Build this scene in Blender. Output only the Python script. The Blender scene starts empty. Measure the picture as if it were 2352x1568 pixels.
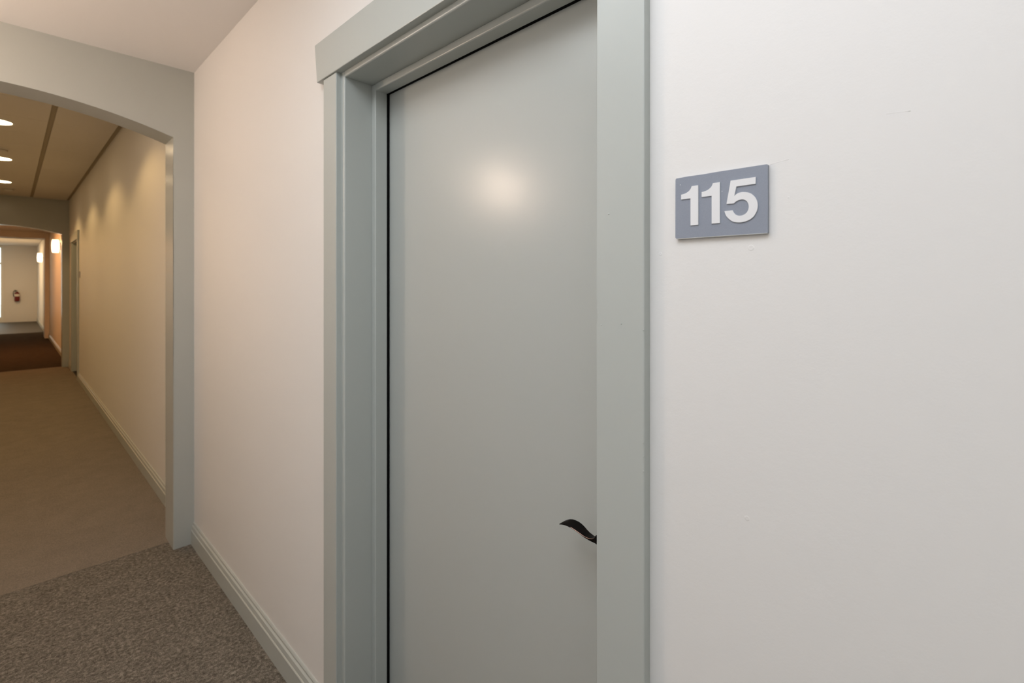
import bpy, bmesh, math, random
from mathutils import Vector, Matrix
random.seed(7)
C = bpy.context.scene.collection
SC = bpy.context.scene

# ------------------------------------------------------------------ camera
D = 0.702                    # camera to right wall, the scene's unit of measure
EYE = 1.425                  # lens height above the carpet
TH = math.radians(45.907)    # yaw from the corridor axis (+Y) towards the right wall (+X)
cam = bpy.data.cameras.new('camera')
cam.sensor_width = 36.0
cam.lens = 36.0 * 1118 / 2352
cam.shift_y = -(784 - 648) / 2352
cam.clip_start = 0.02
cam.dof.use_dof = True
cam.dof.focus_distance = 0.95
cam.dof.aperture_fstop = 5.6
camo = bpy.data.objects.new('camera', cam)
camo.location = (0, 0, EYE)
camo.rotation_euler = (math.pi / 2, 0, -TH)
C.objects.link(camo)
SC.camera = camo

# ------------------------------------------------------------------ world, light, exposure
SC.view_settings.view_transform = 'Standard'
SC.view_settings.look = 'None'
SC.view_settings.gamma = 1.0
SC.view_settings.use_curve_mapping = False
SC.view_settings.exposure = 0.0
world = bpy.data.worlds.new('overcast_sky')
SC.world = world
world.use_nodes = True
bg = world.node_tree.nodes['Background']
bg.inputs['Color'].default_value = (0.93, 1.0, 0.97, 1)
bg.inputs['Strength'].default_value = 2.2


def lamp(name, kind, loc, power, color, rot=(0, 0, 0), **kw):
    l = bpy.data.lights.new(name, kind)
    l.energy = power
    l.color = color
    for k, v in kw.items():
        setattr(l, k, v)
    o = bpy.data.objects.new(name, l)
    o.location = loc
    o.rotation_euler = rot
    C.objects.link(o)
    return o


# unseen overhead fill lights, added and tuned to brighten the near hall
lamp('overhead_fill', 'AREA', (-0.25, 0.22, 2.54), 16.1, (0.88, 0.92, 0.99), (0, 0, 0),
     shape='RECTANGLE', size=1.0, size_y=1.0)
lamp('hall_ceiling_fill', 'AREA', (-0.10, 1.10, 2.54), 5.0, (0.90, 0.96, 1.0), (0, 0, 0),
     shape='RECTANGLE', size=0.6, size_y=0.6)
lamp('rear_fill', 'AREA', (-0.10, -1.60, 2.54), 9.0, (0.97, 0.99, 0.92), (0, 0, 0),
     shape='RECTANGLE', size=0.9, size_y=0.9)
lamp('far_hall_fill', 'AREA', (-0.09, 13.7, 2.66), 34.0, (1.0, 0.42, 0.13), (0, 0, 0),  # added orange fill, hidden by the second archway, boosts the sconce light
     shape='RECTANGLE', size=0.5, size_y=2.0)
lamp('end_room_fill', 'AREA', (-0.30, 21.6, 2.71), 46.0, (1.0, 0.66, 0.33), (0, 0, 0),  # added warm fill out of view, brightens the end wall
     shape='RECTANGLE', size=0.6, size_y=2.0)


# ------------------------------------------------------------------ materials
def node_mat(name, color, rough=0.5, metallic=0.0, noise=None, bump=None, spec=0.5, coat=0.0):
    """noise = (scale, color2, detail); bump = list of (scale, strength, distance)"""
    m = bpy.data.materials.new(name)
    m.use_nodes = True
    nt = m.node_tree
    b = nt.nodes['Principled BSDF']
    b.inputs['Base Color'].default_value = (*color, 1)
    b.inputs['Roughness'].default_value = rough
    b.inputs['Metallic'].default_value = metallic
    b.inputs['Specular IOR Level'].default_value = spec
    if coat:
        b.inputs['Coat Weight'].default_value = coat
    tc = nt.nodes.new('ShaderNodeTexCoord')
    if noise:
        n = nt.nodes.new('ShaderNodeTexNoise')
        n.inputs['Scale'].default_value = noise[0]
        n.inputs['Detail'].default_value = noise[2]
        r = nt.nodes.new('ShaderNodeValToRGB')
        r.color_ramp.elements[0].position = 0.32
        r.color_ramp.elements[1].position = 0.68
        r.color_ramp.elements[0].color = (*color, 1)
        r.color_ramp.elements[1].color = (*noise[1], 1)
        nt.links.new(tc.outputs['Object'], n.inputs['Vector'])
        nt.links.new(n.outputs['Fac'], r.inputs['Fac'])
        nt.links.new(r.outputs['Color'], b.inputs['Base Color'])
    prev = None
    for (s, st, di) in (bump or []):
        n = nt.nodes.new('ShaderNodeTexNoise')
        n.inputs['Scale'].default_value = s
        n.inputs['Detail'].default_value = 3
        bp = nt.nodes.new('ShaderNodeBump')
        bp.inputs['Strength'].default_value = st
        bp.inputs['Distance'].default_value = di
        nt.links.new(tc.outputs['Object'], n.inputs['Vector'])
        nt.links.new(n.outputs['Fac'], bp.inputs['Height'])
        if prev:
            nt.links.new(prev.outputs['Normal'], bp.inputs['Normal'])
        prev = bp
    if prev:
        nt.links.new(prev.outputs['Normal'], b.inputs['Normal'])
    return m


def emit_mat(name, color, strength):
    m = bpy.data.materials.new(name)
    m.use_nodes = True
    nt = m.node_tree
    b = nt.nodes['Principled BSDF']
    b.inputs['Base Color'].default_value = (0.8, 0.78, 0.74, 1)
    b.inputs['Roughness'].default_value = 0.4
    b.inputs['Emission Color'].default_value = (*color, 1)
    b.inputs['Emission Strength'].default_value = strength
    return m


M_WALL = node_mat('wall_paint', (0.80, 0.785, 0.765), 0.48, bump=[(90, 0.05, 0.004), (420, 0.05, 0.0015)], spec=0.35)
M_CEIL = node_mat('ceiling_paint', (0.87, 0.85, 0.835), 0.8, spec=0.2)
M_TRIM = node_mat('trim_paint', (0.475, 0.50, 0.474), 0.34, bump=[(14, 0.03, 0.004)], spec=0.5)
M_ARCH = node_mat('archway_paint', (0.48, 0.50, 0.47), 0.22, bump=[(12, 0.03, 0.004)], spec=0.45)
M_DOOR = node_mat('door_paint', (0.475, 0.496, 0.472), 0.24, bump=[(9, 0.015, 0.004), (200, 0.02, 0.001)], spec=0.32)
M_SEAL = node_mat('black_seal', (0.004, 0.004, 0.004), 0.8, spec=0.1)
M_BRONZE = node_mat('dark_bronze', (0.004, 0.0035, 0.0035), 0.42, metallic=0.0, noise=(60, (0.007, 0.005, 0.004), 3), spec=0.08)
M_EDGE_GLINT = node_mat('coppery_edge_highlight', (0.42, 0.27, 0.21), 0.35, metallic=0.9)  # bright copper tone paints a highlight along the lever's front edge
def carpet_mat(name, c0, c1, c2, fine, tuft, patch, bump):
    """three scales of fibre: single yarns, tufts and trodden patches"""
    m = bpy.data.materials.new(name)
    m.use_nodes = True
    nt = m.node_tree
    b = nt.nodes['Principled BSDF']
    b.inputs['Roughness'].default_value = 0.95
    b.inputs['Specular IOR Level'].default_value = 0.05
    tc = nt.nodes.new('ShaderNodeTexCoord')
    outs = []
    for sc_, de, rough in ((fine, 2, 0.6), (tuft, 5, 0.65), (patch, 3, 0.5)):
        n = nt.nodes.new('ShaderNodeTexNoise')
        n.inputs['Scale'].default_value = sc_
        n.inputs['Detail'].default_value = de
        n.inputs['Roughness'].default_value = rough
        n.inputs['Distortion'].default_value = 0.4
        nt.links.new(tc.outputs['Object'], n.inputs['Vector'])
        outs.append(n.outputs['Fac'])

    def mix(x, y, f):
        k = nt.nodes.new('ShaderNodeMix')
        k.data_type = 'FLOAT'
        k.inputs[0].default_value = f
        nt.links.new(x, k.inputs[2])
        nt.links.new(y, k.inputs[3])
        return k.outputs[0]
    h = mix(mix(outs[0], outs[1], 0.60), outs[2], 0.10)
    r = nt.nodes.new('ShaderNodeValToRGB')
    r.color_ramp.elements[0].position = 0.385
    r.color_ramp.elements[1].position = 0.63
    r.color_ramp.elements[0].color = (*c0, 1)
    r.color_ramp.elements[1].color = (*c2, 1)
    e = r.color_ramp.elements.new(0.5)
    e.color = (*c1, 1)
    nt.links.new(h, r.inputs['Fac'])
    nt.links.new(r.outputs['Color'], b.inputs['Base Color'])
    bp = nt.nodes.new('ShaderNodeBump')
    bp.inputs['Strength'].default_value = bump
    bp.inputs['Distance'].default_value = 0.012
    nt.links.new(mix(outs[0], outs[1], 0.5), bp.inputs['Height'])
    nt.links.new(bp.outputs['Normal'], b.inputs['Normal'])
    return m


M_CARPET_DARK = carpet_mat('dark_carpet', (0.090, 0.078, 0.062), (0.196, 0.174, 0.143), (0.41, 0.37, 0.31), 300, 80, 14, 0.9)
M_CARPET_TAN = carpet_mat('tan_carpet', (0.17, 0.145, 0.118), (0.245, 0.21, 0.172), (0.33, 0.285, 0.235), 520, 190, 7, 0.5)
M_CARPET_BROWN = carpet_mat('brown_carpet', (0.025, 0.017, 0.011), (0.052, 0.037, 0.025), (0.10, 0.075, 0.052), 330, 95, 9, 0.6)
M_PANEL = node_mat('ceiling_panel_board', (0.70, 0.66, 0.60), 0.85, bump=[(150, 0.15, 0.003)], spec=0.15)
M_BACKER = node_mat('ceiling_reveal', (0.42, 0.37, 0.29), 0.9, spec=0.1)
M_SIGN = node_mat('slate_plastic', (0.262, 0.288, 0.345), 0.42, noise=(500, (0.275, 0.302, 0.36), 2), spec=0.4)
M_SIGN_EDGE = node_mat('sign_edge', (0.62, 0.62, 0.60), 0.5)
M_NUM = node_mat('white_plastic', (0.80, 0.80, 0.81), 0.4, spec=0.4)
M_WHITE = node_mat('white_enamel', (0.82, 0.82, 0.80), 0.45)
M_RED = node_mat('red_enamel', (0.14, 0.003, 0.003), 0.3, noise=(30, (0.17, 0.004, 0.003), 2))
M_BLACK = node_mat('black_rubber', (0.02, 0.02, 0.02), 0.5)
M_STEEL = node_mat('brushed_steel', (0.45, 0.44, 0.42), 0.35, metallic=0.9)
M_LABEL = node_mat('extinguisher_label', (0.78, 0.72, 0.62), 0.5)
M_CONCRETE = node_mat('concrete', (0.55, 0.55, 0.53), 0.9, noise=(4, (0.65, 0.65, 0.62), 5))
M_VINYL = node_mat('grey_vinyl_floor', (0.034, 0.027, 0.016), 0.55, noise=(12, (0.044, 0.036, 0.022), 4))
M_LENS = emit_mat('downlight_lens', (1.0, 0.74, 0.45), 14.0)
M_SHADE_ORANGE = emit_mat('sconce_shade_glow', (1.0, 0.62, 0.38), 4.0)
M_SHADE_END = emit_mat('sconce_shade_end_glow', (1.0, 0.72, 0.48), 4.0)
M_SHADE_WARM = emit_mat('sconce_shade_warm_glow', (1.0, 0.775, 0.61), 66.0)

M_GLASS = bpy.data.materials.new('clear_glass')
M_GLASS.use_nodes = True
_b = M_GLASS.node_tree.nodes['Principled BSDF']
_b.inputs['Base Color'].default_value = (0.95, 1.0, 0.98, 1)
_b.inputs['Roughness'].default_value = 0.0
_b.inputs['Transmission Weight'].default_value = 1.0
_b.inputs['IOR'].default_value = 1.02


# ------------------------------------------------------------------ mesh helpers
def obj(name, bm, mat, parent=None, smooth=False, kind=None):
    bmesh.ops.recalc_face_normals(bm, faces=bm.faces)
    me = bpy.data.meshes.new(name)
    bm.to_mesh(me)
    bm.free()
    for m in (mat if isinstance(mat, (list, tuple)) else [mat]):
        me.materials.append(m)
    if smooth:
        for p in me.polygons:
            p.use_smooth = True
    o = bpy.data.objects.new(name, me)
    C.objects.link(o)
    if parent:
        o.parent = parent
    if kind:
        o['kind'] = kind
    return o


def struct(name, bm, mat, **kw):
    return obj(name, bm, mat, kind='structure', **kw)


def box(bm, x0, x1, y0, y1, z0, z1, bevel=0.0, seg=2):
    vs = [bm.verts.new(p) for p in ((x0, y0, z0), (x1, y0, z0), (x1, y1, z0), (x0, y1, z0),
                                    (x0, y0, z1), (x1, y0, z1), (x1, y1, z1), (x0, y1, z1))]
    fs = [bm.faces.new([vs[i] for i in f]) for f in ((0, 3, 2, 1), (4, 5, 6, 7), (0, 1, 5, 4), (1, 2, 6, 5),
                                                     (2, 3, 7, 6), (3, 0, 4, 7))]
    if bevel:
        es = list({e for f in fs for e in f.edges})
        bmesh.ops.bevel(bm, geom=es, offset=bevel, segments=seg, profile=0.5, affect='EDGES')
    return bm


def nb(*a, **k):
    return box(bmesh.new(), *a, **k)


def prism(bm, pts, f0, f1, bevel=0.0, seg=2):
    """extrude outline pts (2-D) between the two mapping functions f0, f1 (2-D -> 3-D)"""
    a = [bm.verts.new(f0(*p)) for p in pts]
    b = [bm.verts.new(f1(*p)) for p in pts]
    n = len(pts)
    fs = [bm.faces.new(a), bm.faces.new(list(reversed(b)))]
    for i in range(n):
        j = (i + 1) % n
        fs.append(bm.faces.new((a[i], b[i], b[j], a[j])))
    if bevel:
        es = [e for e in fs[0].edges]
        bmesh.ops.bevel(bm, geom=es, offset=bevel, segments=seg, profile=0.5, affect='EDGES')
    return bm


def lathe(bm, prof, n=32, axis='Z', center=(0, 0, 0)):
    """prof: list of (r, h)"""
    rings = []
    cx, cy, cz = center
    for (r, h) in prof:
        ring = []
        if r < 1e-6:
            p = (0, 0, h)
            ring = [p]
        else:
            ring = [(r * math.cos(2 * math.pi * i / n), r * math.sin(2 * math.pi * i / n), h) for i in range(n)]
        out = []
        for (x, y, z) in ring:
            if axis == 'X':
                x, y, z = z, x, y
            elif axis == 'Y':
                x, y, z = x, z, y
            out.append(bm.verts.new((x + cx, y + cy, z + cz)))
        rings.append(out)
    for a, b in zip(rings, rings[1:]):
        if len(a) == 1 and len(b) == 1:
            continue
        for i in range(n):
            j = (i + 1) % n
            if len(a) == 1:
                bm.faces.new((a[0], b[i], b[j]))
            elif len(b) == 1:
                bm.faces.new((a[i], b[0], a[j]))
            else:
                bm.faces.new((a[i], b[i], b[j], a[j]))
    return bm


def tube(bm, pts, r, n=10):
    rings = []
    for i, p in enumerate(pts):
        p = Vector(p)
        t = (Vector(pts[min(i + 1, len(pts) - 1)]) - Vector(pts[max(i - 1, 0)])).normalized()
        up = Vector((0, 0, 1)) if abs(t.z) < 0.9 else Vector((1, 0, 0))
        a = t.cross(up).normalized()
        b = t.cross(a).normalized()
        rings.append([bm.verts.new(p + r * (math.cos(2 * math.pi * k / n) * a + math.sin(2 * math.pi * k / n) * b))
                      for k in range(n)])
    for a, b in zip(rings, rings[1:]):
        for k in range(n):
            j = (k + 1) % n
            bm.faces.new((a[k], a[j], b[j], b[k]))
    bm.faces.new(rings[0])
    bm.faces.new(list(reversed(rings[-1])))
    return bm


def thing(name, label, cat, loc=(0, 0, 0), group=None):
    o = bpy.data.objects.new(name, None)
    o.empty_display_size = 0.1
    o.location = loc
    C.objects.link(o)
    o['label'] = label
    o['category'] = cat
    if group:
        o['group'] = group
    return o


# ------------------------------------------------------------------ the main dimensions (metres)
XR, XL = D, -0.875           # right and left wall faces
YB = -3.0                    # lobby end behind the photographer
YA0, YA1 = 4.414 * D, 4.682 * D      # near archway, front and back
YB0, YB1 = 15.82 * D, 16.10 * D      # second archway
YC0, YC1 = 24.4 * D, 25.2 * D        # portal to the end room
YE = 35.45 * D                       # end wall
Z1 = EYE + 1.630 * D         # ceiling heights of the four stretches
Z2 = EYE + 1.958 * D
Z3 = EYE + 1.80 * D
Z4 = EYE + 1.87 * D
ZT = 3.05                    # top of the masonry
XC = 0.5 * (XR + XL)         # corridor centre line
SEAM1 = 4.572 * D
SEAM2 = 15.93 * D

# door frame (door 1), y along the wall; door 2 repeats it further on
JL, JR = 1.382, 0.4750        # hinge and latch jamb faces
HEAD = EYE + 0.618           # head jamb soffit
OFF2 = 12.90 * D

# ------------------------------------------------------------------ room shell
bm = bmesh.new()
wt = 0.16
ro = 0.03                    # rough opening margin behind the casing
ys = [YB, JR - ro, JL + ro, JR - ro + OFF2, JL + ro + OFF2, YE]
for a, b in ((ys[0], ys[1]), (ys[2], ys[3]), (ys[4], ys[5])):
    box(bm, XR, XR + wt, a, b, 0, ZT)
for o_ in (0, OFF2):
    box(bm, XR, XR + wt, JR - ro + o_, JL + ro + o_, HEAD + ro, ZT)
wall_right = struct('wall_right', bm, M_WALL)
wall_left = struct('wall_left', nb(XL - wt, XL, YB, YE, 0, ZT), M_WALL)
struct('wall_back', nb(XL - wt, XR + wt, YB - wt, YB, 0, ZT), M_WALL)

# paint blisters and a brushed ridge on the wall around the sign
def ray_wall(u, v, x=XR):
    t = (u - 1176) / 1118
    c, s = math.cos(TH), math.sin(TH)
    y = x * (c - t * s) / (s + t * c)
    return y, EYE + (648 - v) / 1118 * (x * s + y * c)


for (u, v, r) in ((1725, 569, 0.0042), (1517, 583, 0.0030), (1632, 361, 0.0014), (1716, 1190, 0.0035), (1811, 453, 0.0012)):
    y, z = ray_wall(u, v)
    b_ = bmesh.new()
    lathe(b_, [(r, 0.0), (r * 0.85, -0.00022), (r * 0.6, -0.00020), (0, -0.00008)], 16, 'X', (XR, y, z))
    obj('paint_blister', b_, M_WALL, wall_right, smooth=True)
for (p, q) in (((1768, 378), (1812, 366)), ((2035, 262), (2092, 255))):
    y0, z0 = ray_wall(*p)
    y1, z1 = ray_wall(*q)
    tube_pts = [(XR + 0.0007, y0 + (y1 - y0) * k / 4, z0 + (z1 - z0) * k / 4 + 0.0006 * math.sin(k * math.pi / 4)) for k in range(5)]
    obj('paint_ridge', tube(bmesh.new(), tube_pts, 0.0009, 8), M_WALL, wall_right, smooth=True)

# floors
struct('floor', nb(XL - wt, XR + wt, YB - wt, SEAM1, -0.1, 0), M_CARPET_DARK)
struct('floor', nb(XL - wt, XR + wt, SEAM1, SEAM2, -0.1, 0.0015), M_CARPET_TAN)
struct('floor', nb(XL - wt, XR + wt, SEAM2, 27.6 * D, -0.1, 0), M_CARPET_BROWN)
struct('floor', nb(XL - wt, XR + wt, 27.6 * D, YE + 0.2, -0.1, 0), M_VINYL)

# ceilings
struct('ceiling', nb(XL - wt, XR + wt, YB - wt, YA0 + 0.05, Z1, ZT + 0.05), M_CEIL)
c2 = struct('ceiling', nb(XL - wt, XR + wt, YA1 - 0.05, YB0 + 0.05, Z2 + 0.014, ZT + 0.05), M_BACKER)
struct('ceiling', nb(XL - wt, XR + wt, YB1 - 0.05, YC0 + 0.05, Z3, ZT + 0.05), M_CEIL)
struct('ceiling', nb(XL - wt, XR + wt, YC1 - 0.05, YE + 0.2, Z4, ZT + 0.05), M_CEIL)

gap = 0.036
cols = [(XL + gap, XC - 0.335 - gap / 2), (XC - 0.335 + gap / 2, XC + 0.335 - gap / 2), (XC + 0.335 + gap / 2, XR - gap)]
PITCH = 0.844 * D
row0 = 8.20 * D - 5 * PITCH
k = 0
while True:
    a, b = row0 + k * PITCH + 0.002, row0 + (k + 1) * PITCH - 0.002
    k += 1
    a, b = max(a, YA1), min(b, YB0)
    if a >= YB0 - 0.02:
        break
    if b - a < 0.03:
        continue
    for (x0, x1) in cols:
        obj('ceiling_panel', nb(x0, x1, a, b, Z2, Z2 + 0.016, 0.002, 1), M_PANEL, c2)


# archways
def archway(y0, y1, pier, zspring, zapex, ztop):
    bm = bmesh.new()
    xl, xr = XL, XR
    a0, a1 = XL + pier, XR - pier
    half = (a1 - a0) / 2
    sag = zapex - zspring
    R = (half * half + sag * sag) / (2 * sag) if sag > 0.005 else None
    n = 40
    pts = []
    for i in range(n + 1):
        x = a0 + (a1 - a0) * i / n
        if R:
            z = zapex - R + math.sqrt(max(R * R - (x - (a0 + a1) / 2) ** 2, 0))
        else:
            z = zapex
        pts.append((x, z))
    front, back = [], []
    # strips above the arch
    def V(x, y, z):
        return bm.verts.new((x, y, z))
    for y, dst in ((y0, front), (y1, back)):
        dst.append([V(x, y, z) for x, z in pts])
        dst.append([V(x, y, ztop) for x, z in pts])
        lo = dst[0]; hi = dst[1]
        for i in range(n):
            bm.faces.new((lo[i], lo[i + 1], hi[i + 1], hi[i]))
        # piers
        p = [V(xl, y, 0), V(a0, y, 0), V(xl, y, ztop)]
        bm.faces.new((p[0], p[1], lo[0], hi[0], p[2]))
        q = [V(a1, y, 0), V(xr, y, 0), V(xr, y, ztop)]
        bm.faces.new((q[0], q[1], q[2], hi[n], lo[n]))
        dst.append(p); dst.append(q)
    for i in range(n):
        bm.faces.new((front[0][i], back[0][i], back[0][i + 1], front[0][i + 1]))
    bm.faces.new((front[2][1], front[0][0], back[0][0], back[2][1]))
    bm.faces.new((front[3][0], back[3][0], back[0][n], front[0][n]))
    # soften the arris
    es = []
    for i in range(n):
        es += [e for e in front[0][i].link_edges if e.other_vert(front[0][i]) is front[0][i + 1]]
    es += [e for e in front[2][1].link_edges if e.other_vert(front[2][1]) is front[0][0]]
    es += [e for e in front[3][0].link_edges if e.other_vert(front[3][0]) is front[0][n]]
    bmesh.ops.bevel(bm, geom=es, offset=0.005, segments=3, profile=0.5, affect='EDGES')
    return bm


ARCH_S, ARCH_A = EYE + 1.098 * D, EYE + 1.2587 * D
struct('wall_archway', archway(YA0, YA1, 0.136 * D, ARCH_S, ARCH_A, ZT), M_ARCH)
struct('wall_archway', archway(YB0, YB1, 0.128 * D, EYE + 1.145 * D, EYE + 1.300 * D, ZT), M_ARCH)
struct('wall_portal', archway(YC0, YC1, 0.115 * D, EYE + 1.585 * D, EYE + 1.585 * D, ZT), M_WALL)


# baseboards
BH = 0.118
def baseboard(name, y0, y1, x=XR, sgn=-1):
    prof = [(0, 0), (0.0155, 0), (0.0155, 0.070), (0.0165, 0.0725), (0.0165, 0.076), (0.0148, 0.0785), (0.0125, 0.0795), (0.0125, 0.082),
            (0.0138, 0.083), (0.0115, 0.0995), (0.0070, 0.1035), (0.0052, 0.1045), (0.0052, 0.1065), (0.0075, 0.1085), (0.0072, 0.1135), (0.0045, BH), (0, BH)]
    bm = prism(bmesh.new(), prof, lambda a, z: (x + sgn * a, y0, z), lambda a, z: (x + sgn * a, y1, z))
    return struct(name, bm, M_TRIM)


CW = 0.085                    # casing width
CI = 0.0187                   # reveal between jamb face and casing
CR, CWR = 0.0097, 0.0878      # the same and the casing's width on the latch side
lo_c, hi_c = JR - CR - CWR, JL + CI + CW
baseboard('baseboard_right', hi_c, YA0)
baseboard('baseboard_right', YB, lo_c)
baseboard('baseboard_right', YA1, lo_c + OFF2)
baseboard('baseboard_right', hi_c + OFF2, YB0)
baseboard('baseboard_right', YB1, YC0)
baseboard('baseboard_right', YC1, YE)
for a, b in ((YB, YA0), (YA1, YB0), (YB1, YC0), (YC1, YE)):
    baseboard('baseboard_left', a, b, XL, 1)


# ------------------------------------------------------------------ doors
def make_door(name, off, handle=True):
    root = bpy.data.objects.new(name, None)
    root['kind'] = 'structure'
    root.location = (XR, 0.5 * (JL + JR) + off, 0)
    C.objects.link(root)
    bpy.context.view_layer.update()
    base = root.location.copy()

    def part(n_, bm, mat, parent=root, **kw):
        bmesh.ops.translate(bm, verts=bm.verts, vec=-base)
        return obj(n_, bm, mat, parent, **kw)

    jl, jr = JL + off, JR + off
    XF = 0.684                # casing face
    XD = 0.8450               # door leaf face
    zi = HEAD + 0.015         # casing top / header underside
    # side casings
    for side, edge in (('l', jl + CI), ('r', jr - CR)):
        o2 = edge + CW if side == 'l' else edge - CWR
        if side == 'r' and off == 0:
            # latch-side casing has a shallow knock out of its inner arris
            zk = EYE - 0.0485
            pts = [(edge, 0), (edge, zk - 0.022), (edge - 0.0012, zk - 0.014), (edge - 0.0020, zk - 0.008), (edge - 0.0022, zk + 0.008),
                   (edge - 0.0012, zk + 0.014), (edge, zk + 0.022), (edge, zi), (o2, zi), (o2, 0)]
        else:
            pts = [(edge, 0), (edge, zi), (o2, zi), (o2, 0)]
        bm = prism(bmesh.new(), pts, lambda y, z: (XF, y, z), lambda y, z: (XR, y, z), 0.0022, 2)
        cs = part('side_casing', bm, M_TRIM)
        if side == 'r' and off == 0:
            for (u, v, r) in ((1427, 743, .0010), (1381, 746, .0011), (1486, 758, .0011), (1477, 1017, .0011), (1486, 1050, .0010), (1478, 1082, .0014), (1398, 491, .0016)):
                y, z = ray_wall(u, v, XF)
                y = max(y, o2 + 0.001)
                b_ = bmesh.new()
                lathe(b_, [(r, 0.0), (r * 0.8, -0.0006), (r * 0.4, -0.0007), (0, -0.0005)], 12, 'X', (XF, y, z))
                bmesh.ops.translate(b_, verts=b_.verts, vec=-base)
                obj('paint_chip', b_, M_TRIM, cs, smooth=True)
    # header casing with raked ends
    t0, t1 = HEAD + 0.0155, HEAD + 0.0155 + 0.1235
    y_l0, y_l1 = jl + CI + CW + 0.0355, jl + CI + CW + 0.0525
    y_r0, y_r1 = jr - CR - CWR - 0.0355, jr - CR - CWR - 0.0525
    bm = prism(bmesh.new(), [(y_l0, t0), (y_l1, t1), (y_r1, t1), (y_r0, t0)],
               lambda y, z: (0.679, y, z), lambda y, z: (XR, y, z), 0.002, 2)
    part('header_casing', bm, M_TRIM)
    # jambs and head of the frame
    jd = 0.885
    part('jamb', nb(XR - 0.001, jd, jl, jl + 0.028, 0, HEAD + 0.028, 0.0045, 3), M_TRIM)
    part('jamb', nb(XR - 0.001, jd, jr - 0.028, jr, 0, HEAD + 0.028, 0.002), M_TRIM)
    part('head_jamb', nb(XR - 0.001, jd, jr - 0.001, jl + 0.001, HEAD, HEAD + 0.028, 0.0045, 3), M_TRIM)
    # stops
    s0, s1 = 0.7928, 0.8355
    part('door_stop', nb(s0, s1, jl - 0.021, jl + 0.001, 0, HEAD, 0.0035, 3), M_TRIM)
    part('door_stop', nb(s0, s1, jr - 0.001, jr + 0.021, 0, HEAD, 0.0018), M_TRIM)
    part('head_stop', nb(s0, s1, jr + 0.020, jl - 0.020, HEAD - 0.021, HEAD + 0.001, 0.0035, 3), M_TRIM)
    # black weather seal between stop and leaf
    bm = nb(s1, XD - 0.0003, jl - 0.0195, jl, 0.004, HEAD)
    box(bm, s1, XD - 0.0003, jr, jr + 0.0195, 0.004, HEAD)
    box(bm, s1, XD - 0.0003, jr, jl, HEAD - 0.0195, HEAD)
    part('weather_seal', bm, M_SEAL)
    leaf = part('door_leaf', nb(XD, XD + 0.042, jr + 0.003, jl - 0.003, 0.008, HEAD - 0.003, 0.001, 1), M_DOOR)
    part('threshold', nb(XR, XD + 0.05, jr, jl, 0.0, 0.006, 0.002, 1), M_BRONZE)
    if not handle:
        return root

    def sub(n_, bm, mat, **kw):
        bmesh.ops.translate(bm, verts=bm.verts, vec=-base)
        return obj(n_, bm, mat, leaf, **kw)
    yh, zh = 0.520 + off, 0.936
    bm = lathe(bmesh.new(), [(0, 0.0), (0.033, 0.0), (0.033, -0.004), (0.030, -0.009), (0.020, -0.011), (0.0125, -0.014),
                             (0.0105, -0.020), (0.0105, -0.056), (0.0110, -0.064), (0.009, -0.067), (0, -0.068)], 36, 'X', (XD, yh, zh))
    sub('rosette', bm, M_BRONZE, smooth=True)
    # wave lever: rows (y, front z, back z, x front, x back, thickness)
    rows = [(0.505, 0.9465, 0.9455, 0.777, 0.799, 0.0210), (0.516, 0.9470, 0.9460, 0.777, 0.799, 0.0212), (0.527, 0.9455, 0.9420, 0.777, 0.799, 0.0195),
            (0.5317, 0.9420, 0.9360, 0.778, 0.799, 0.0163),
            (0.5350, 0.9362, 0.9315, 0.779, 0.799, 0.0105), (0.5406, 0.9318, 0.9290, 0.779, 0.799, 0.0062),
            (0.5484, 0.9298, 0.9275, 0.779, 0.799, 0.0038), (0.5588, 0.9300, 0.9305, 0.779, 0.799, 0.0026),
            (0.5650, 0.9311, 0.9335, 0.779, 0.799, 0.0021), (0.5721, 0.9328, 0.9378, 0.779, 0.799, 0.0018),
            (0.5790, 0.9343, 0.9410, 0.779, 0.799, 0.0017), (0.5857, 0.9356, 0.9426, 0.779, 0.799, 0.0017),
            (0.5925, 0.9364, 0.9433, 0.779, 0.7985, 0.0017), (0.5995, 0.9368, 0.9432, 0.779, 0.798, 0.0017),
            (0.6060, 0.9364, 0.9417, 0.779, 0.797, 0.0016), (0.6108, 0.9357, 0.9398, 0.779, 0.7955, 0.0015),
            (0.6160, 0.9344, 0.9370, 0.779, 0.792, 0.0013), (0.6200, 0.9329, 0.9338, 0.779, 0.785, 0.0011), (0.6212, 0.9322, 0.9324, 0.7795, 0.7815, 0.0010)]
    bm = bmesh.new()
    rings = []
    for (y, zf, zb, xf, xb, th) in rows:
        xm = 0.5 * (xf + xb)
        zm = 0.5 * (zf + zb)
        ch = min(0.0005, th * 0.35)          # front arris chamfer, carries the painted highlight
        sec = [(xf + 0.0005, zf), (xf + 0.30 * (xb - xf), zf + 0.30 * (zb - zf) + 0.0004), (xm, zm + 0.0006), (xb - 0.0008, zb),
               (xb, zb - 0.35 * th), (xb - 0.0008, zb - th), (xm, zm - th), (xf + 0.0006, zf - th), (xf, zf - max(0.8 * th, ch)), (xf, zf - ch)]
        rings.append([bm.verts.new((x, y + off, z)) for x, z in sec])
    for r_, (a, b) in enumerate(zip(rings, rings[1:])):
        for i in range(len(a)):
            j = (i + 1) % len(a)
            f_ = bm.faces.new((a[i], a[j], b[j], b[i]))
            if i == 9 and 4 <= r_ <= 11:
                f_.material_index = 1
    bm.faces.new(rings[0]); bm.faces.new(list(reversed(rings[-1])))
    lv = sub('lever_handle', bm, [M_BRONZE, M_EDGE_GLINT], smooth=True)
    md = lv.modifiers.new('edge', 'EDGE_SPLIT'); md.split_angle = math.radians(40)
    return root


make_door('door_1', 0.0)
make_door('door_2', OFF2)

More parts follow.
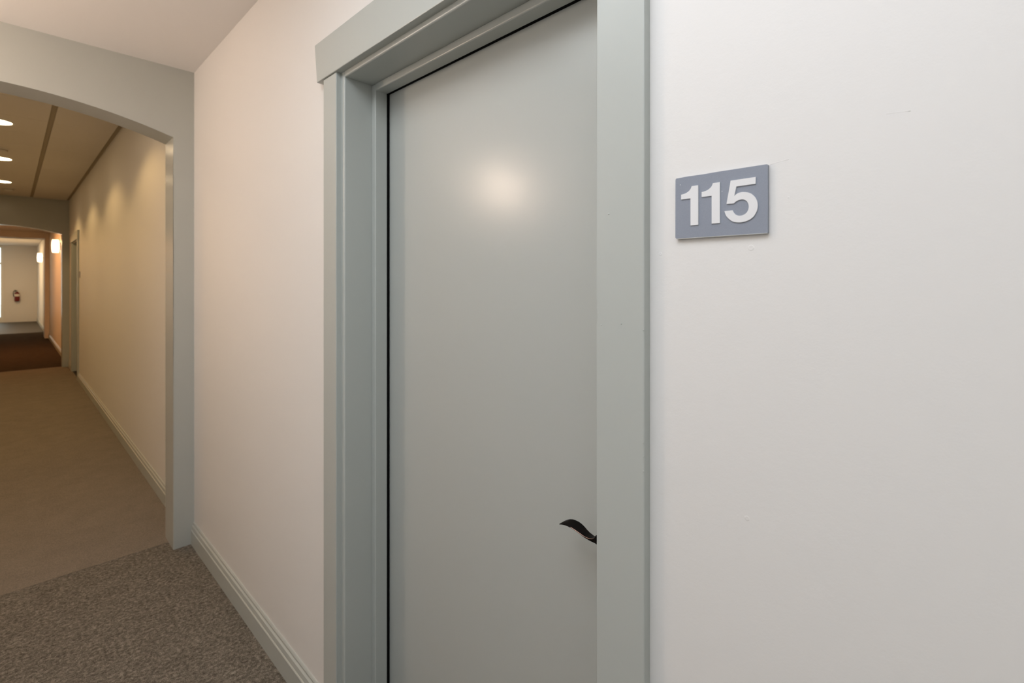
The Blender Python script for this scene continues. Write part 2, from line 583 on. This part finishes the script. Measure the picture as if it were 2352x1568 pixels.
# ------------------------------------------------------------------ end wall with glazed exit
DX0, DX1 = -0.790, -0.170     # glazed opening
ZD, ZTR = 2.06, EYE + 1.80 * D
bm = nb(XL - wt, DX0, YE, YE + 0.18, 0, ZT)
box(bm, DX1, XR + wt, YE, YE + 0.18, 0, ZT)
box(bm, DX0, DX1, YE, YE + 0.18, ZTR, ZT)
struct('wall_end', bm, M_WALL)
w3 = bpy.data.objects.new('window_1', None)
w3['kind'] = 'structure'
w3.location = ((DX0 + DX1) / 2, YE, 0)
C.objects.link(w3)


def wpart(n_, bm, mat, **kw):
    bmesh.ops.translate(bm, verts=bm.verts, vec=-w3.location)
    return obj(n_, bm, mat, w3, **kw)


fy0, fy1 = YE - 0.012, YE + 0.10
wpart('window_frame', nb(DX1 - 0.045, DX1 + 0.03, fy0, fy1, 0, ZTR + 0.03, 0.003, 1), M_WHITE)
wpart('window_frame', nb(DX0 - 0.03, DX0 + 0.045, fy0, fy1, 0, ZTR + 0.03, 0.003, 1), M_WHITE)
wpart('window_head', nb(DX0 + 0.045, DX1 - 0.045, fy0, fy1, ZTR - 0.045, ZTR + 0.03, 0.003, 1), M_WHITE)
wpart('transom_bar', nb(DX0 + 0.045, DX1 - 0.045, fy0, fy1, ZD, ZD + 0.06, 0.003, 1), M_WHITE)
wpart('bottom_rail', nb(DX0 + 0.045, DX1 - 0.045, fy0 + 0.01, fy1, 0.0, 0.19, 0.003, 1), M_WHITE)
wpart('pane', nb(DX0 + 0.045, DX1 - 0.045, YE + 0.04, YE + 0.046, 0.19, ZD), M_GLASS)
wpart('pane', nb(DX0 + 0.045, DX1 - 0.045, YE + 0.04, YE + 0.046, ZD + 0.06, ZTR - 0.045), M_GLASS)
wpart('push_bar', nb(DX0 + 0.06, DX1 - 0.06, YE - 0.06, YE - 0.02, 1.0, 1.06, 0.006), M_STEEL)
struct('ground', nb(-9, 9, YE + 0.2, YE + 22, -0.3, -0.05), M_CONCRETE)


# ------------------------------------------------------------------ room number plates
def bez(p0, p1, p2, p3, n=10):
    out = []
    for i in range(1, n + 1):
        t = i / n
        a, b, c, d = (1 - t) ** 3, 3 * t * (1 - t) ** 2, 3 * t * t * (1 - t), t ** 3
        out.append((a * p0[0] + b * p1[0] + c * p2[0] + d * p3[0], a * p0[1] + b * p1[1] + c * p2[1] + d * p3[1]))
    return out


def catmull(pts, n=5):
    out = []
    for i in range(len(pts) - 1):
        p0 = pts[max(i - 1, 0)]; p1 = pts[i]; p2 = pts[i + 1]; p3 = pts[min(i + 2, len(pts) - 1)]
        for k in range(n):
            t = k / n
            out.append(tuple(0.5 * (2 * p1[j] + (p2[j] - p0[j]) * t + (2 * p0[j] - 5 * p1[j] + 4 * p2[j] - p3[j]) * t * t
                                    + (3 * p1[j] - p0[j] - 3 * p2[j] + p3[j]) * t ** 3) for j in (0, 1)))
    out.append(pts[-1])
    return out


def numeral_one(a):
    return [(a + p, q) for p, q in ([(0.0, 0.0578), (0.0, 0.0650)] + bez((0.0, 0.0650), (0.0085, 0.0655), (0.0147, 0.0690), (0.0160, 0.0755), 9)
                                    + [(0.0258, 0.0757), (0.0258, 0.0182), (0.0143, 0.0182), (0.0143, 0.0578)])]


def numeral_five():
    outer = [(0.0859, 0.0536), (0.0899, 0.0566), (0.0949, 0.0577), (0.1003, 0.0572), (0.1066, 0.0550), (0.1114, 0.0506), (0.1145, 0.0456), (0.1160, 0.0398),
             (0.1158, 0.0334), (0.1140, 0.0280), (0.1105, 0.0227), (0.1052, 0.0190), (0.0985, 0.0170), (0.0922, 0.0167), (0.0848, 0.0184), (0.0792, 0.0223),
             (0.0750, 0.0275), (0.0726, 0.0340)]
    inner = [(0.0836, 0.0343), (0.0853, 0.0308), (0.0880, 0.0277), (0.0922, 0.0260), (0.0967, 0.0261), (0.1012, 0.0283), (0.1039, 0.0323), (0.1048, 0.0369),
             (0.1041, 0.0412), (0.1021, 0.0447), (0.0990, 0.0470), (0.0954, 0.0478), (0.0913, 0.0473), (0.0876, 0.0454), (0.0853, 0.0434)]
    return [(0.0811, 0.0755), (0.1136, 0.0758), (0.1134, 0.0666), (0.0887, 0.0664)] + catmull(outer) + catmull(inner) + [(0.0755, 0.0440)]


def number_plate(off, label, digits):
    y0, z0 = 0.3328 + off, EYE + 0.0652       # lower corner on the hinge side
    t = thing('room_number_plate', label, 'sign', (XR, y0, z0))
    T = 0.0055

    def at(x):
        return lambda a, b: (x, -a, b)
    w, h = 0.1282, 0.0908
    pl = [(0.0014, 0.0004), (0.0, 0.0018), (0.0002, h - 0.0025), (0.0012, h - 0.0004), (0.0200, h + 0.0001), (0.0420, h - 0.0003), (0.0600, h + 0.0001), (0.1272, h), (w, h - 0.0010),
          (w, 0.0008), (0.1275, 0.0)]
    b_ = prism(bmesh.new(), pl, at(-T), at(0.0))
    obj('plate', b_, M_SIGN, t)
    # pale raw edge of the laminate, seen along the underside
    b_ = prism(bmesh.new(), [(0.0012, -0.0005), (0.0012, 0.0002), (0.1275, 0.0), (0.1275, -0.0006)], at(-T - 0.0001), at(-0.0008))
    obj('plate_edge', b_, M_SIGN_EDGE, t)
    if digits:
        for pts in (numeral_one(0.0096), numeral_one(0.0405), numeral_five()):
            b_ = prism(bmesh.new(), pts, at(-T - 0.0014), at(-T + 0.0001))
            obj('numeral', b_, M_NUM, t)
        for (a, b) in ((0.0078, 0.0800), (0.0690, 0.0625)):
            b_ = bmesh.new()
            lathe(b_, [(0.0006, 0), (0.0004, -0.0003), (0, -0.0004)], 8, 'X', (-T, -a, b))
            obj('paint_speck', b_, M_NUM, t)
    return t


number_plate(0.0, 'slate grey room plate with raised white numerals 115 beside the big door', True)
number_plate(OFF2, 'small dark number plate beside the far door before the second archway', False)


# ------------------------------------------------------------------ lights that hang in the place
def wall_sconce(loc, label, side=1, mat=M_SHADE_ORANGE):
    """side = +1: fixed to the right wall, -1: to the left wall"""
    t = thing('wall_sconce', label, 'wall light', loc)
    r, h = 0.058, 0.255
    xw = (XR - loc[0]) if side > 0 else (XL - loc[0])
    prof = [(0, -h / 2), (r * 0.80, -h / 2), (r * 0.92, -h * 0.40), (r * 1.0, -h * 0.2), (r * 1.03, 0), (r * 1.0, h * 0.2), (r * 0.92, h * 0.40), (r * 0.80, h / 2), (0, h / 2)]
    obj('shade', lathe(bmesh.new(), prof, 32), mat, t, smooth=False)
    x0, x1 = sorted((xw, xw - side * 0.014))
    obj('wall_plate', nb(x0, x1, -0.055, 0.055, -0.075, 0.075, 0.003), M_STEEL, t)
    x0, x1 = sorted((xw - side * 0.014, side * r * 0.9))
    if x1 - x0 > 0.002:
        obj('bracket', nb(x0, x1, -0.018, 0.018, -0.018, 0.018, 0.002, 1), M_STEEL, t)
    return t


ZS = EYE + 1.014 * D
wall_sconce((XR - 0.072, 18.75 * D, ZS), 'glowing white drum wall light on orange-lit wall past second archway')
wall_sconce((XR - 0.095, 27.9 * D, ZS), 'smaller looking lit drum wall light in end room near red extinguisher', 1, M_SHADE_END)
wall_sconce((XL + 0.090, 2.50, EYE + 0.685), 'lit drum wall light on wall facing the big door, outside the picture', -1, M_SHADE_WARM)

DL = [6.09 * D, 8.62 * D, 11.15 * D, 13.68 * D]
dl_label = ['recessed ceiling light just past the near archway, hidden by its head', 'first lit recessed ceiling light seen below the near archway',
            'middle lit recessed ceiling light beyond the smoke detector', 'lit recessed ceiling light closest to the second archway']
xdl = XC
dl_meshes = None
for y, lb in zip(DL, dl_label):
    t = thing('ceiling_downlight', lb, 'ceiling light', (xdl, y, Z2), 'recessed downlights between the archways')
    if dl_meshes is None:
        a = obj('trim_ring', lathe(bmesh.new(), [(0.104, 0), (0.122, 0), (0.122, -0.003), (0.116, -0.006), (0.107, -0.006), (0.104, -0.003)], 40), M_WHITE, t, smooth=True)
        b = obj('lens', lathe(bmesh.new(), [(0, -0.004), (0.090, -0.004), (0.104, -0.002)], 40), M_LENS, t)
        dl_meshes = (a, b)
    else:
        for s in dl_meshes:
            c = s.copy()
            C.objects.link(c)
            c.parent = t
    lamp('downlight_lamp', 'SPOT', (xdl, y, Z2 - 0.012), 34.5, (1.0, 0.645, 0.26), (0, 0, 0),
         spot_size=math.radians(133), spot_blend=0.32, shadow_soft_size=0.05)


def smoke_detector(x, y, r, label):
    t = thing('smoke_detector', label, 'smoke detector', (x, y, Z2))
    obj('detector_base', lathe(bmesh.new(), [(0, 0), (r, 0), (r, -0.008), (r * 0.97, -0.012), (0, -0.012)], 36), M_PANEL, t, smooth=False)
    obj('detector_head', lathe(bmesh.new(), [(r * 0.80, -0.012), (r * 0.78, -0.026), (r * 0.62, -0.036), (r * 0.30, -0.040), (0, -0.040)], 36), M_PANEL, t, smooth=True)
    obj('detector_vent', lathe(bmesh.new(), [(r * 0.86, -0.012), (r * 0.86, -0.019), (r * 0.80, -0.019), (r * 0.80, -0.012)], 36), M_BACKER, t)


smoke_detector(-0.085, 10.35 * D, 0.085, 'pale round smoke detector between first and middle lit downlights')
smoke_detector(-0.010, 14.62 * D, 0.066, 'small round ceiling detector nearest the second archway')

# ------------------------------------------------------------------ fire extinguisher on the end wall
ex, ez = 0.185, 0.745
t = thing('fire_extinguisher', 'red fire extinguisher with pale label hanging on the end wall', 'fire extinguisher', (ex, YE - 0.085, ez))
R = 0.068
obj('cylinder', lathe(bmesh.new(), [(0, 0.004), (R * 0.85, 0), (R * 0.97, 0.012), (R, 0.03), (R, 0.255), (R * 0.93, 0.285), (R * 0.7, 0.312), (R * 0.36, 0.328), (0.018, 0.334), (0.018, 0.345), (0, 0.345)], 36),
    M_RED, t, smooth=True)
obj('label_band', lathe(bmesh.new(), [(R + 0.001, 0.175), (R + 0.0016, 0.176), (R + 0.0016, 0.254), (R + 0.001, 0.255)], 36), M_LABEL, t, smooth=True)
obj('valve', lathe(bmesh.new(), [(0, 0.340), (0.021, 0.340), (0.021, 0.372), (0.014, 0.380), (0, 0.382)], 20), M_BLACK, t)
bm = bmesh.new()
prism(bm, [(-0.075, 0.395), (-0.070, 0.412), (0.012, 0.388), (0.016, 0.372), (-0.012, 0.376)], lambda x, z: (x, -0.010, z), lambda x, z: (x, 0.010, z))
obj('squeeze_lever', bm, M_BLACK, t)
bm = bmesh.new()
prism(bm, [(-0.078, 0.360), (-0.074, 0.372), (0.0, 0.366), (0.0, 0.352)], lambda x, z: (x, -0.009, z), lambda x, z: (x, 0.009, z))
obj('carry_handle', bm, M_BLACK, t)
hose = [(-0.018, -0.01, 0.362), (-0.055, -0.015, 0.372), (-0.088, -0.012, 0.350), (-0.096, -0.008, 0.300), (-0.090, -0.004, 0.230), (-0.082, 0.0, 0.170)]
obj('hose', tube(bmesh.new(), hose, 0.011, 10), M_BLACK, t, smooth=True)
obj('gauge', lathe(bmesh.new(), [(0, -0.034), (0.014, -0.034), (0.015, -0.020), (0, -0.020)], 16, 'Y', (0, 0, 0.358)), M_WHITE, t)
obj('wall_bracket', nb(-0.022, 0.022, R * 0.9, 0.085, 0.10, 0.36, 0.002, 1), M_STEEL, t)
